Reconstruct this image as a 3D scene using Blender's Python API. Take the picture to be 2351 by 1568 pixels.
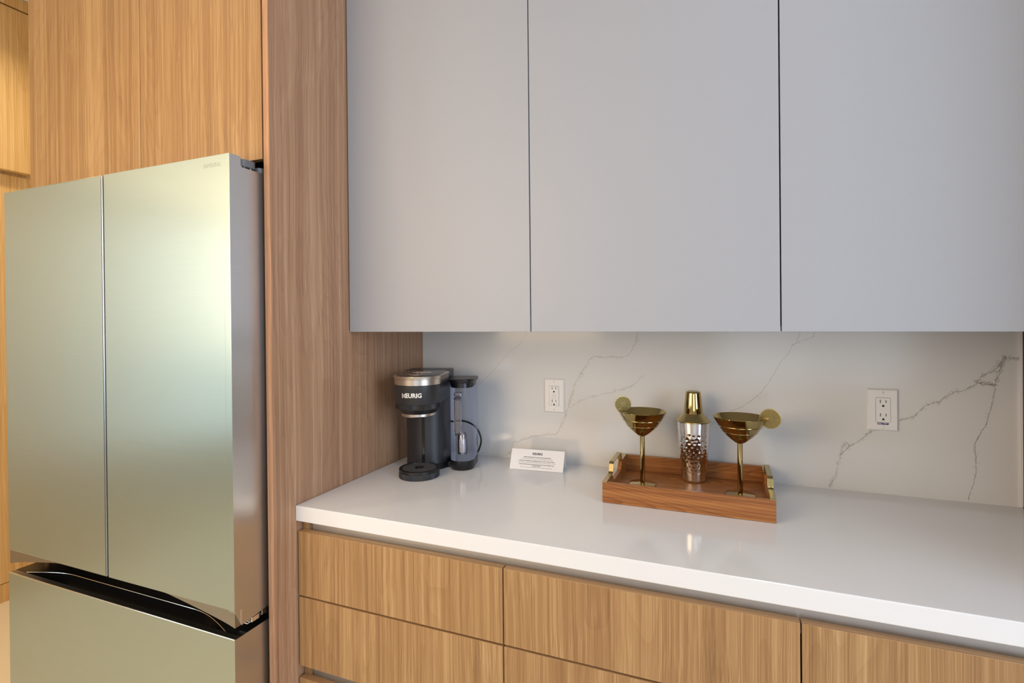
import bpy, bmesh, math, random
from mathutils import Vector, Matrix

for o in list(bpy.data.objects):
    bpy.data.objects.remove(o)
S = bpy.context.scene
C = S.collection
PI = math.pi

# ------------------------------------------------------------------ camera
cam_data = bpy.data.cameras.new('camera')
cam = bpy.data.objects.new('camera', cam_data)
C.objects.link(cam)
cam_data.sensor_width = 36.0
cam_data.lens = 36.0 * 1199.3 / 2351.0
cam_data.shift_x = 0.0
cam_data.shift_y = -45.18 / 2351.0
cam_data.clip_start = 0.02
_r = Vector((0.92738076, 0.37399446, -0.00964687))
_u = Vector((0.00739971, 0.00744394, 0.99994491))
_f = Vector((-0.37404567, 0.92740106, -0.00413592))
_m = Matrix((_r, _u, -_f)).transposed().to_4x4()
_m.translation = Vector((1.0644, -1.7231, 1.4055))
cam.matrix_world = _m
S.camera = cam

# ------------------------------------------------------------------ world, exposure
S.view_settings.view_transform = 'Standard'
S.view_settings.look = 'None'
S.view_settings.gamma = 1.0
S.view_settings.use_curve_mapping = False
S.view_settings.exposure = -0.12
w = bpy.data.worlds.new('world')
S.world = w
w.use_nodes = True
w.node_tree.nodes['Background'].inputs[0].default_value = (0.75, 0.85, 1.0, 1)
w.node_tree.nodes['Background'].inputs[1].default_value = 1.2

def area(name, loc, target, sx, sy, power, color, spread=PI):
    d = bpy.data.lights.new(name, 'AREA')
    d.shape = 'RECTANGLE'
    d.size, d.size_y = sx, sy
    d.energy = power
    d.color = color
    d.spread = spread
    o = bpy.data.objects.new(name, d)
    o.location = loc
    o.rotation_euler = (Vector(target) - Vector(loc)).to_track_quat('-Z', 'Y').to_euler()
    C.objects.link(o)
    return o

COOL = (0.66, 0.80, 1.0)
WARM = (1.0, 0.83, 0.57)
# daylight through the windows; warm lamps of the open kitchen at the left and of the room behind the camera
area('window_daylight_right', (3.72, -2.30, 1.60), (0.6, 0.0, 1.25), 1.5, 2.1, 58, COOL)
area('window_daylight_rear', (1.9, -4.55, 1.5), (0.9, 0.0, 1.2), 1.7, 1.7, 18, (0.78, 0.88, 1.0))
area('window_daylight_left', (-2.93, -3.45, 1.35), (-0.5, -0.8, 1.25), 0.9, 1.9, 9, (0.84, 1.0, 0.90))
area('kitchen_lamp', (-2.03, -2.30, 2.40), (-0.2, -0.8, 1.5), 0.5, 0.5, 1.7, WARM)
area('room_lamp', (-0.30, -2.15, 1.75), (0.35, 0.0, 1.5), 1.0, 1.0, 23, (1.0, 0.73, 0.47))
area('kitchen_lamps_rear', (-1.60, -4.40, 1.95), (0.2, 0.0, 1.5), 1.8, 1.3, 14, (1.0, 0.80, 0.52))

def downlight(name, x, y, power, color=(1.0, 0.85, 0.60), r=0.07, spread=2.4):
    d = bpy.data.lights.new(name, 'AREA')
    d.shape = 'DISK'
    d.size = r * 2
    d.energy = power
    d.color = color
    d.spread = spread
    o = bpy.data.objects.new(name, d)
    o.location = (x, y, 3.05)
    C.objects.link(o)

# ------------------------------------------------------------------ materials
def new_mat(name):
    m = bpy.data.materials.new(name)
    m.use_nodes = True
    nt = m.node_tree
    return m, nt, nt.nodes['Principled BSDF']

def plain(name, col, rough=0.5, metal=0.0, spec=0.5, coat=0.0, bump=0.0, bscale=400):
    m, nt, b = new_mat(name)
    b.inputs['Base Color'].default_value = (*col, 1)
    b.inputs['Roughness'].default_value = rough
    b.inputs['Metallic'].default_value = metal
    b.inputs['Specular IOR Level'].default_value = spec
    b.inputs['Coat Weight'].default_value = coat
    tc = nt.nodes.new('ShaderNodeTexCoord')
    n = nt.nodes.new('ShaderNodeTexNoise')
    n.inputs['Scale'].default_value = bscale
    nt.links.new(tc.outputs['Object'], n.inputs['Vector'])
    if bump:
        bp = nt.nodes.new('ShaderNodeBump')
        bp.inputs['Strength'].default_value = bump
        bp.inputs['Distance'].default_value = 0.0005
        nt.links.new(n.outputs['Fac'], bp.inputs['Height'])
        nt.links.new(bp.outputs['Normal'], b.inputs['Normal'])
    else:
        mr = nt.nodes.new('ShaderNodeMapRange')
        mr.inputs['To Min'].default_value = max(0.0, rough - 0.02)
        mr.inputs['To Max'].default_value = rough + 0.02
        nt.links.new(n.outputs['Fac'], mr.inputs['Value'])
        nt.links.new(mr.outputs['Result'], b.inputs['Roughness'])
    return m

def srgb(r, g, b):
    f = lambda c: (c / 255 / 12.92) if c / 255 <= 0.04045 else ((c / 255 + 0.055) / 1.055) ** 2.4
    return (f(r), f(g), f(b))

def wood(name, dark, mid, light, axis='Z', rough=0.42, fine=1.0, cath=0.5, sc=1.0, spec=0.35):
    """laminate wood, grain running along one world axis"""
    m, nt, b = new_mat(name)
    N, Lk = nt.nodes.new, nt.links.new
    tc = N('ShaderNodeTexCoord')
    oi = N('ShaderNodeObjectInfo')
    # shift the grain for every board
    mul = N('ShaderNodeVectorMath'); mul.operation = 'SCALE'
    cmb = N('ShaderNodeCombineXYZ')
    Lk(oi.outputs['Random'], cmb.inputs[0]); Lk(oi.outputs['Random'], cmb.inputs[1]); Lk(oi.outputs['Random'], cmb.inputs[2])
    Lk(cmb.outputs[0], mul.inputs[0]); mul.inputs['Scale'].default_value = 7.3
    add = N('ShaderNodeVectorMath'); add.operation = 'ADD'
    Lk(tc.outputs['Object'], add.inputs[0]); Lk(mul.outputs[0], add.inputs[1])
    # swap so that the grain axis becomes Z
    mp0 = N('ShaderNodeMapping')
    if axis == 'X':
        mp0.inputs['Rotation'].default_value = (0, PI / 2, 0)
    elif axis == 'Y':
        mp0.inputs['Rotation'].default_value = (PI / 2, 0, 0)
    Lk(add.outputs[0], mp0.inputs['Vector'])
    # gentle waviness
    wn = N('ShaderNodeTexNoise'); wn.inputs['Scale'].default_value = 1.0; wn.inputs['Detail'].default_value = 2
    mpw = N('ShaderNodeMapping'); mpw.inputs['Scale'].default_value = (5 * sc, 5 * sc, 2.2 * sc)
    Lk(mp0.outputs[0], mpw.inputs['Vector']); Lk(mpw.outputs[0], wn.inputs['Vector'])
    wsc = N('ShaderNodeVectorMath'); wsc.operation = 'SCALE'; wsc.inputs['Scale'].default_value = 0.016 / sc
    Lk(wn.outputs['Color'], wsc.inputs[0])
    wadd = N('ShaderNodeVectorMath'); wadd.operation = 'ADD'
    Lk(mp0.outputs[0], wadd.inputs[0]); Lk(wsc.outputs[0], wadd.inputs[1])

    def streak(sx, sz, detail=3, rgh=0.6):
        mp = N('ShaderNodeMapping'); mp.inputs['Scale'].default_value = (sx * sc, sx * sc, sz * sc)
        t = N('ShaderNodeTexNoise'); t.inputs['Scale'].default_value = 1
        t.inputs['Detail'].default_value = detail; t.inputs['Roughness'].default_value = rgh
        Lk(wadd.outputs[0], mp.inputs['Vector']); Lk(mp.outputs[0], t.inputs['Vector'])
        return t.outputs['Fac']
    s_broad = streak(22, 0.35)
    s_mid = streak(90, 0.22)
    s_fine = streak(430 * fine, 0.9, 2)
    s_pore = streak(1100 * fine, 9.0, 1)
    # cathedral rings: contour lines of a low stretched noise
    cn = streak(7, 0.9, 0.5, 0.4)
    ml = N('ShaderNodeMath'); ml.operation = 'MULTIPLY'; ml.inputs[1].default_value = 30
    Lk(cn, ml.inputs[0])
    fr = N('ShaderNodeMath'); fr.operation = 'FRACT'; Lk(ml.outputs[0], fr.inputs[0])
    pw = N('ShaderNodeMath'); pw.operation = 'POWER'; pw.inputs[1].default_value = 3.0; Lk(fr.outputs[0], pw.inputs[0])

    def mad(a, k, c):
        x = N('ShaderNodeMath'); x.operation = 'MULTIPLY_ADD'
        Lk(a, x.inputs[0]); x.inputs[1].default_value = k
        if isinstance(c, float): x.inputs[2].default_value = c
        else: Lk(c, x.inputs[2])
        return x.outputs[0]
    v = mad(s_broad, 0.42, -0.32)
    v = mad(s_mid, 0.72, v)
    v = mad(s_fine, 0.66, v)
    v = mad(s_pore, 0.25, v)
    v = mad(pw.outputs[0], -0.20 * cath, v)
    ramp = N('ShaderNodeValToRGB')
    ramp.color_ramp.elements[0].position = 0.30; ramp.color_ramp.elements[0].color = (*dark, 1)
    ramp.color_ramp.elements[1].position = 1.0; ramp.color_ramp.elements[1].color = (*light, 1)
    e = ramp.color_ramp.elements.new(0.66); e.color = (*mid, 1)
    Lk(v, ramp.inputs['Fac'])
    Lk(ramp.outputs['Color'], b.inputs['Base Color'])
    b.inputs['Roughness'].default_value = rough
    b.inputs['Specular IOR Level'].default_value = spec
    bp = N('ShaderNodeBump'); bp.inputs['Strength'].default_value = 0.12; bp.inputs['Distance'].default_value = 0.0004
    Lk(s_fine, bp.inputs['Height']); Lk(bp.outputs['Normal'], b.inputs['Normal'])
    return m

def brushed(name, col, rough=0.3, aniso=0.75, vary=0.05):
    m, nt, b = new_mat(name)
    N, Lk = nt.nodes.new, nt.links.new
    tc = N('ShaderNodeTexCoord')
    mp = N('ShaderNodeMapping'); mp.inputs['Scale'].default_value = (6, 6, 1400)
    t = N('ShaderNodeTexNoise'); t.inputs['Scale'].default_value = 1; t.inputs['Detail'].default_value = 3
    Lk(tc.outputs['Object'], mp.inputs['Vector']); Lk(mp.outputs[0], t.inputs['Vector'])
    mix = N('ShaderNodeMixRGB')
    mix.inputs[1].default_value = (*[c * (1 - vary) for c in col], 1)
    mix.inputs[2].default_value = (*[min(1, c * (1 + vary)) for c in col], 1)
    Lk(t.outputs['Fac'], mix.inputs[0]); Lk(mix.outputs[0], b.inputs['Base Color'])
    b.inputs['Metallic'].default_value = 1.0
    b.inputs['Roughness'].default_value = rough
    b.inputs['Anisotropic'].default_value = aniso
    tg = N('ShaderNodeTangent'); tg.direction_type = 'RADIAL'; tg.axis = 'Z'
    Lk(tg.outputs[0], b.inputs['Tangent'])
    return m

M = {}
M['wood'] = wood('oak_laminate', srgb(118, 86, 57), srgb(158, 123, 84), srgb(192, 160, 116), cath=0.28)
M['wood_side_lit'] = wood('oak_laminate_pink_lit', srgb(130, 96, 74), srgb(174, 134, 104), srgb(206, 170, 138), cath=0.28)  # same oak; the pinkish light on the tall panel is put into its colour
M['wood_edge'] = wood('oak_laminate_edge', srgb(132, 98, 66), srgb(164, 128, 90), srgb(194, 160, 120), axis='X', cath=0.1)
M['wood_far'] = wood('pale_oak_laminate', srgb(180, 134, 78), srgb(212, 170, 110), srgb(236, 204, 150), sc=0.45, cath=0.35)
M['redwood'] = plain('dark_red_brown_laminate', srgb(92, 45, 30), 0.5)
M['tray_wood'] = wood('acacia_wood', srgb(108, 62, 26), srgb(150, 94, 46), srgb(184, 128, 70), axis='X', rough=0.38, cath=1.3, fine=0.7, sc=1.5, spec=0.5)
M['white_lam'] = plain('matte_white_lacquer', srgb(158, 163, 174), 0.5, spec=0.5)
M['white_lam_body'] = plain('white_cabinet_carcass', srgb(190, 188, 186), 0.6)
M['black'] = plain('dark_shadow_gap_lining', (0.012, 0.012, 0.013), 0.7)
M['steel'] = brushed('brushed_champagne_steel', (0.47, 0.565, 0.56))
M['steel_side'] = brushed('brushed_grey_steel', (0.63, 0.63, 0.63))
M['steel_dark'] = brushed('dark_brushed_steel', (0.34, 0.33, 0.31), 0.32, 0.4)
M['fridge_body'] = plain('dark_grey_fridge_case', (0.05, 0.05, 0.055), 0.5)
M['black_gloss'] = plain('black_gloss_plastic', (0.006, 0.006, 0.007), 0.18)
M['grey_plastic'] = plain('grey_hinge_plastic', (0.16, 0.17, 0.18), 0.4)
M['chrome'] = plain('chrome', (0.85, 0.85, 0.85), 0.12, 1.0)
M['alu'] = plain('satin_aluminium_channel', (0.80, 0.79, 0.77), 0.40, 0.8)
M['quartz'] = plain('white_quartz', srgb(224, 227, 233), 0.10, spec=0.5)
M['wall'] = plain('painted_wall', srgb(224, 223, 219), 0.8)
M['ceil'] = plain('painted_ceiling', srgb(238, 234, 226), 0.85)
M['engrave'] = plain('faint_grey_engraving', (0.40, 0.44, 0.41), 0.42, 0.9)
M['brass'] = plain('polished_antique_brass', (0.47, 0.37, 0.16), 0.10, 1.0)
M['brass_soft'] = plain('satin_antique_brass', (0.48, 0.385, 0.18), 0.28, 1.0)
M['brass_aged'] = plain('darkened_brass', (0.26, 0.20, 0.08), 0.38, 1.0, bump=0.6, bscale=900)
M['silver'] = plain('satin_silver', (0.62, 0.58, 0.54), 0.30, 1.0)
M['kblack'] = plain('matte_black_plastic', (0.020, 0.022, 0.027), 0.36, spec=0.55, bump=0.15, bscale=2500)
M['kdark'] = plain('black_plastic', (0.008, 0.008, 0.010), 0.32)
M['pl_white'] = plain('white_outlet_plastic', srgb(232, 232, 232), 0.3)
M['slot'] = plain('outlet_slot_dark', (0.01, 0.01, 0.01), 0.6)
M['slot_grey'] = plain('outlet_slot_grey', (0.10, 0.10, 0.10), 0.5)
M['paper'] = plain('white_card_stock', srgb(240, 240, 242), 0.7)
M['ink'] = plain('dark_grey_ink', (0.06, 0.06, 0.065), 0.7)
M['ink_light'] = plain('grey_ink', (0.20, 0.20, 0.21), 0.7)
M['blue'] = plain('dark_blue_sticker', srgb(45, 40, 120), 0.4)
M['print'] = plain('white_print', (0.78, 0.78, 0.78), 0.5)
M['vein'] = plain('grey_quartz_vein', srgb(176, 168, 158), 0.12)
M['vein_dark'] = plain('dark_grey_quartz_vein', srgb(142, 134, 128), 0.12)
M['rubber'] = plain('black_rubber_cord', (0.012, 0.013, 0.015), 0.4)

def quartz_slab():
    m, nt, b = new_mat('white_quartz_backsplash')
    N, Lk = nt.nodes.new, nt.links.new
    tc = N('ShaderNodeTexCoord')
    t = N('ShaderNodeTexNoise'); t.inputs['Scale'].default_value = 3.5; t.inputs['Detail'].default_value = 4
    Lk(tc.outputs['Object'], t.inputs['Vector'])
    mix = N('ShaderNodeMixRGB')
    mix.inputs[1].default_value = (*srgb(211, 212, 212), 1)
    mix.inputs[2].default_value = (*srgb(221, 222, 222), 1)
    Lk(t.outputs['Fac'], mix.inputs[0]); Lk(mix.outputs[0], b.inputs['Base Color'])
    b.inputs['Roughness'].default_value = 0.14
    return m
M['slab'] = quartz_slab()

def tile_floor():
    m, nt, b = new_mat('cream_stone_floor')
    N, Lk = nt.nodes.new, nt.links.new
    tc = N('ShaderNodeTexCoord')
    br = N('ShaderNodeTexBrick')
    br.offset = 0.0
    br.inputs['Scale'].default_value = 1.0
    br.inputs['Color1'].default_value = (*srgb(226, 210, 184), 1)
    br.inputs['Color2'].default_value = (*srgb(222, 205, 178), 1)
    br.inputs['Mortar'].default_value = (*srgb(205, 188, 160), 1)
    br.inputs['Mortar Size'].default_value = 0.002
    br.inputs['Brick Width'].default_value = 1.2
    br.inputs['Row Height'].default_value = 0.6
    Lk(tc.outputs['Object'], br.inputs['Vector']); Lk(br.outputs['Color'], b.inputs['Base Color'])
    b.inputs['Roughness'].default_value = 0.3
    return m
M['floor'] = tile_floor()

def clear(name, mid, edge, rough=0.03, blend=0.3):
    """thin clear plastic: nearly colourless face on, tinted where seen edge on"""
    m, nt, b = new_mat(name)
    N, Lk = nt.nodes.new, nt.links.new
    lf = N('ShaderNodeLayerWeight'); lf.inputs['Blend'].default_value = 0.25
    mc = N('ShaderNodeMixRGB'); mc.inputs[1].default_value = (*mid, 1); mc.inputs[2].default_value = (*edge, 1)
    Lk(lf.outputs['Facing'], mc.inputs[0])
    tr = N('ShaderNodeBsdfTransparent'); Lk(mc.outputs[0], tr.inputs[0])
    gl = N('ShaderNodeBsdfGlossy'); gl.inputs['Roughness'].default_value = rough
    gl.inputs[0].default_value = (0.95, 0.95, 1.0, 1)
    lw = N('ShaderNodeLayerWeight'); lw.inputs['Blend'].default_value = blend
    mx = N('ShaderNodeMixShader')
    Lk(lw.outputs['Fresnel'], mx.inputs[0]); Lk(tr.outputs[0], mx.inputs[1]); Lk(gl.outputs[0], mx.inputs[2])
    Lk(mx.outputs[0], nt.nodes['Material Output'].inputs['Surface'])
    nt.nodes.remove(b)
    return m
M['tank'] = clear('clear_blue_tinted_plastic', (0.975, 0.98, 1.0), (0.74, 0.77, 1.0), 0.03, 0.14)
M['tank_in'] = clear('clear_smoky_plastic', (0.90, 0.89, 0.93), (0.62, 0.60, 0.74), 0.10, 0.55)

def hammered():
    m, nt, b = new_mat('hammered_stainless_steel')
    N, Lk = nt.nodes.new, nt.links.new
    b.inputs['Base Color'].default_value = (0.72, 0.70, 0.69, 1)
    b.inputs['Metallic'].default_value = 1
    b.inputs['Roughness'].default_value = 0.10
    return m
M['hammered'] = hammered()

# ------------------------------------------------------------------ mesh helpers
def link(name, bm, mat, parent=None, smooth=False, mats=None, bevel=0.0, seg=2, auto=None):
    me = bpy.data.meshes.new(name)
    bmesh.ops.recalc_face_normals(bm, faces=bm.faces[:])
    bm.to_mesh(me); bm.free()
    for k in (mats or [mat]):
        me.materials.append(k)
    if smooth or auto:
        for p in me.polygons: p.use_smooth = True
        if auto or auto is None:
            try: me.set_sharp_from_angle(angle=math.radians(auto or 35))
            except Exception: pass
    o = bpy.data.objects.new(name, me)
    C.objects.link(o)
    if parent: o.parent = parent
    if bevel:
        b = o.modifiers.new('bevel', 'BEVEL'); b.width = bevel; b.segments = seg; b.limit_method = 'ANGLE'; b.angle_limit = math.radians(40)
    return o

def thing(name, label, cat, loc=(0, 0, 0), rot=0.0, group=None):
    o = bpy.data.objects.new(name, None)
    o.empty_display_size = 0.05
    o.location = loc; o.rotation_euler = (0, 0, rot)
    o['label'] = label; o['category'] = cat
    if group: o['group'] = group
    C.objects.link(o)
    return o

def tag(o, label, cat, group=None):
    o['label'] = label; o['category'] = cat
    if group: o['group'] = group
    return o

def bx(bm, x0, x1, y0, y1, z0, z1, mi=0):
    vs = [bm.verts.new(p) for p in ((x0, y0, z0), (x1, y0, z0), (x1, y1, z0), (x0, y1, z0), (x0, y0, z1), (x1, y0, z1), (x1, y1, z1), (x0, y1, z1))]
    for f in ((0, 3, 2, 1), (4, 5, 6, 7), (0, 1, 5, 4), (1, 2, 6, 5), (2, 3, 7, 6), (3, 0, 4, 7)):
        fc = bm.faces.new([vs[i] for i in f]); fc.material_index = mi
    return vs

def box(name, mat, parent, x0, x1, y0, y1, z0, z1, bevel=0.0, seg=2, origin=None):
    """box with its mesh origin at its own near lower left corner (so each board has its own grain position)"""
    bm = bmesh.new()
    bx(bm, 0, x1 - x0, 0, y1 - y0, 0, z1 - z0)
    o = link(name, bm, mat, parent, bevel=bevel, seg=seg)
    o.location = (x0, y0, z0)
    return o

def struct(o):
    o['kind'] = 'structure'
    return o

def lathe(bm, prof, seg=64, cx=0, cy=0, z0=0, close=True, mi=0):
    rings = []
    for r, z in prof:
        if r < 1e-6:
            rings.append([bm.verts.new((cx, cy, z0 + z))])
        else:
            rings.append([bm.verts.new((cx + r * math.cos(2 * PI * i / seg), cy + r * math.sin(2 * PI * i / seg), z0 + z)) for i in range(seg)])
    for a, b in zip(rings, rings[1:]):
        for i in range(seg):
            j = (i + 1) % seg
            if len(a) == 1 and len(b) == 1: continue
            if len(a) == 1: f = bm.faces.new((a[0], b[i], b[j]))
            elif len(b) == 1: f = bm.faces.new((a[i], a[j], b[0]))
            else: f = bm.faces.new((a[i], a[j], b[j], b[i]))
            f.material_index = mi

def tube(bm, pts, r, seg=10, closed=False, mi=0):
    pts = [Vector(p) for p in pts]
    n = len(pts); rings = []
    up = Vector((0, 0, 1))
    prev = None
    for i, p in enumerate(pts):
        a = pts[(i - 1) % n] if (closed or i > 0) else p
        b = pts[(i + 1) % n] if (closed or i < n - 1) else p
        t = (b - a).normalized()
        if prev is None:
            s = t.cross(up)
            if s.length < 1e-3: s = t.cross(Vector((1, 0, 0)))
            s.normalize()
        else:
            s = (prev - t * prev.dot(t)).normalized()
        prev = s
        u = s.cross(t)
        rings.append([bm.verts.new(p + (s * math.cos(2 * PI * k / seg) + u * math.sin(2 * PI * k / seg)) * r) for k in range(seg)])
    rng = range(n) if closed else range(n - 1)
    for i in rng:
        A, B = rings[i], rings[(i + 1) % n]
        for k in range(seg):
            f = bm.faces.new((A[k], A[(k + 1) % seg], B[(k + 1) % seg], B[k])); f.material_index = mi
    if not closed:
        bm.faces.new(rings[0][::-1]); bm.faces.new(rings[-1])

def smooth_path(ctrl, n=12):
    P = [Vector(p) for p in ctrl]
    out = []
    for i in range(len(P) - 1):
        p0 = P[max(i - 1, 0)]; p1 = P[i]; p2 = P[i + 1]; p3 = P[min(i + 2, len(P) - 1)]
        for k in range(n):
            t = k / n
            out.append(0.5 * ((2 * p1) + (p2 - p0) * t + (2 * p0 - 5 * p1 + 4 * p2 - p3) * t * t + (3 * p1 - p0 - 3 * p2 + p3) * t ** 3))
    out.append(P[-1])
    return out

def loft(bm, loops, cap0=True, cap1=True, mi=0):
    R = [[bm.verts.new(p) for p in L] for L in loops]
    n = len(R[0])
    for a, b in zip(R, R[1:]):
        for i in range(n):
            f = bm.faces.new((a[i], a[(i + 1) % n], b[(i + 1) % n], b[i])); f.material_index = mi
    if cap0: bm.faces.new(R[0][::-1]).material_index = mi
    if cap1: bm.faces.new(R[-1]).material_index = mi

def prism(bm, pts, axis, a0, a1, mi=0):
    """polygon in the two other axes, extruded along axis"""
    def P(p, a):
        return {'X': (a, p[0], p[1]), 'Y': (p[0], a, p[1]), 'Z': (p[0], p[1], a)}[axis]
    loft(bm, [[P(p, a0) for p in pts], [P(p, a1) for p in pts]], mi=mi)

def text_mesh(name, txt, size, mat, parent, loc, rot, depth=0.0002, bold=0.0, align='CENTER', warp=None, sx=1.0):
    cu = bpy.data.curves.new(name, 'FONT')
    cu.body = txt; cu.size = size; cu.extrude = depth; cu.offset = bold
    cu.align_x = align; cu.align_y = 'CENTER'; cu.resolution_u = 3
    tmp = bpy.data.objects.new('tmp_text', cu)
    C.objects.link(tmp)
    bpy.context.view_layer.update()
    me = bpy.data.meshes.new_from_object(tmp.evaluated_get(bpy.context.evaluated_depsgraph_get()))
    bpy.data.objects.remove(tmp); bpy.data.curves.remove(cu)
    me.name = name
    for v in me.vertices:
        v.co.x *= sx
        if warp: v.co = warp(v.co)
    me.materials.clear(); me.materials.append(mat)
    o = bpy.data.objects.new(name, me)
    C.objects.link(o)
    o.location = loc; o.rotation_euler = rot
    if parent: o.parent = parent
    return o

# ------------------------------------------------------------------ room shell
CEIL = 3.08
bm = bmesh.new(); bx(bm, -3.1, 3.95, -4.8, 0.15, -0.08, 0.0)
struct(link('floor', bm, M['floor']))
bm = bmesh.new(); bx(bm, -3.1, 3.95, -4.8, 0.15, CEIL, CEIL + 0.08)
struct(link('ceiling', bm, M['ceil']))
bm = bmesh.new(); bx(bm, -3.1, 3.95, 0.012, 0.15, 0.0, CEIL)
struct(link('wall_back', bm, M['wall']))

def wall_with_hole(name, axis, a0, a1, lo, hi, h0, h1, z0, z1):
    bm = bmesh.new()
    segs = [(lo, h0, 0, CEIL), (h1, hi, 0, CEIL), (h0, h1, 0, z0), (h0, h1, z1, CEIL)]
    for s0, s1, b, t in segs:
        if axis == 'X': bx(bm, a0, a1, s0, s1, b, t)
        else: bx(bm, s0, s1, a0, a1, b, t)
    return struct(link(name, bm, M['wall']))
wall_with_hole('wall_left', 'X', -3.10, -2.95, -4.8, 0.012, -3.95, -2.95, 0.35, 2.35)
wall_with_hole('wall_right', 'X', 3.80, 3.95, -4.8, 0.012, -3.10, -1.50, 0.45, 2.70)
wall_with_hole('wall_rear', 'Y', -4.8, -4.65, -2.95, 3.80, 1.0, 2.8, 0.6, 2.4)

def window(name, axis, a, lo, hi, z0, z1):
    bm = bmesh.new()
    t = 0.05
    def B(s0, s1, b0, b1):
        if axis == 'X': bx(bm, a - 0.03, a + 0.03, s0, s1, b0, b1)
        else: bx(bm, s0, s1, a - 0.03, a + 0.03, b0, b1)
    B(lo, hi, z0, z0 + t); B(lo, hi, z1 - t, z1)
    B(lo, lo + t, z0 + t, z1 - t); B(hi - t, hi, z0 + t, z1 - t)
    mid = (lo + hi) / 2
    B(mid - t / 2, mid + t / 2, z0 + t, z1 - t)
    return struct(link(name, bm, M['pl_white']))
window('window_1', 'X', 3.88, -3.10, -1.50, 0.45, 2.70)
window('window_3', 'X', -3.02, -3.95, -2.95, 0.35, 2.35)
window('window_2', 'Y', -4.72, 1.0, 2.8, 0.6, 2.4)

# ceiling downlights: trim ring + the light itself
def ceiling_lamp(x, y, power, label, color=(1.0, 0.85, 0.60), spread=2.4):
    bm = bmesh.new()
    lathe(bm, [(0.075, 0.0), (0.095, 0.0), (0.095, 0.012), (0.075, 0.012), (0.075, 0.0)], 40)
    o = link('ceiling_downlight', bm, M['pl_white'], None, auto=40)
    o.location = (x, y, CEIL - 0.0125)
    tag(o, label, 'ceiling light', 'recessed ceiling downlights')
    downlight('downlight_glow', x, y, power, color, spread=spread)
ceiling_lamp(-1.75, -0.62, 11, 'recessed downlight over the passage, nearest the pale wood tall cabinet')
ceiling_lamp(-0.95, -1.75, 4, 'recessed downlight in front of the steel refrigerator')
ceiling_lamp(-1.9, -2.6, 10, 'recessed downlight farthest left, over the open kitchen floor')
ceiling_lamp(-0.10, -1.50, 1.5, 'recessed downlight in front of the tall panel, between refrigerator and counter')
ceiling_lamp(1.30, -1.70, 5, 'added whiter downlight over the aisle, brightening the counter top', (0.90, 0.94, 1.0))  # no such lamp known; added to light the counter top from above

# ------------------------------------------------------------------ tall panel between fridge and counter
o = box('tall_side_panel', M['wood_side_lit'], None, -0.020, 0.0, -0.720, 0.011, 0.0, CEIL - 0.004, bevel=0.0008)
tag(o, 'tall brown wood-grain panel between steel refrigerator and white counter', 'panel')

# right end panel of the nook
o = box('end_panel', M['redwood'], None, 1.7715, 1.7915, -0.640, 0.011, 0.0, 1.3725 + 1.7, bevel=0.0008)
tag(o, 'dark red-brown end panel at the right end of the marble backsplash', 'panel')
bm = bmesh.new(); bx(bm, 1.7665, 1.7713, -0.006, -0.0002, 0.9145, 1.3715)
o = link('edge_trim', bm, M['pl_white'])
tag(o, 'thin white vertical trim at the right end of the backsplash', 'trim')

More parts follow.
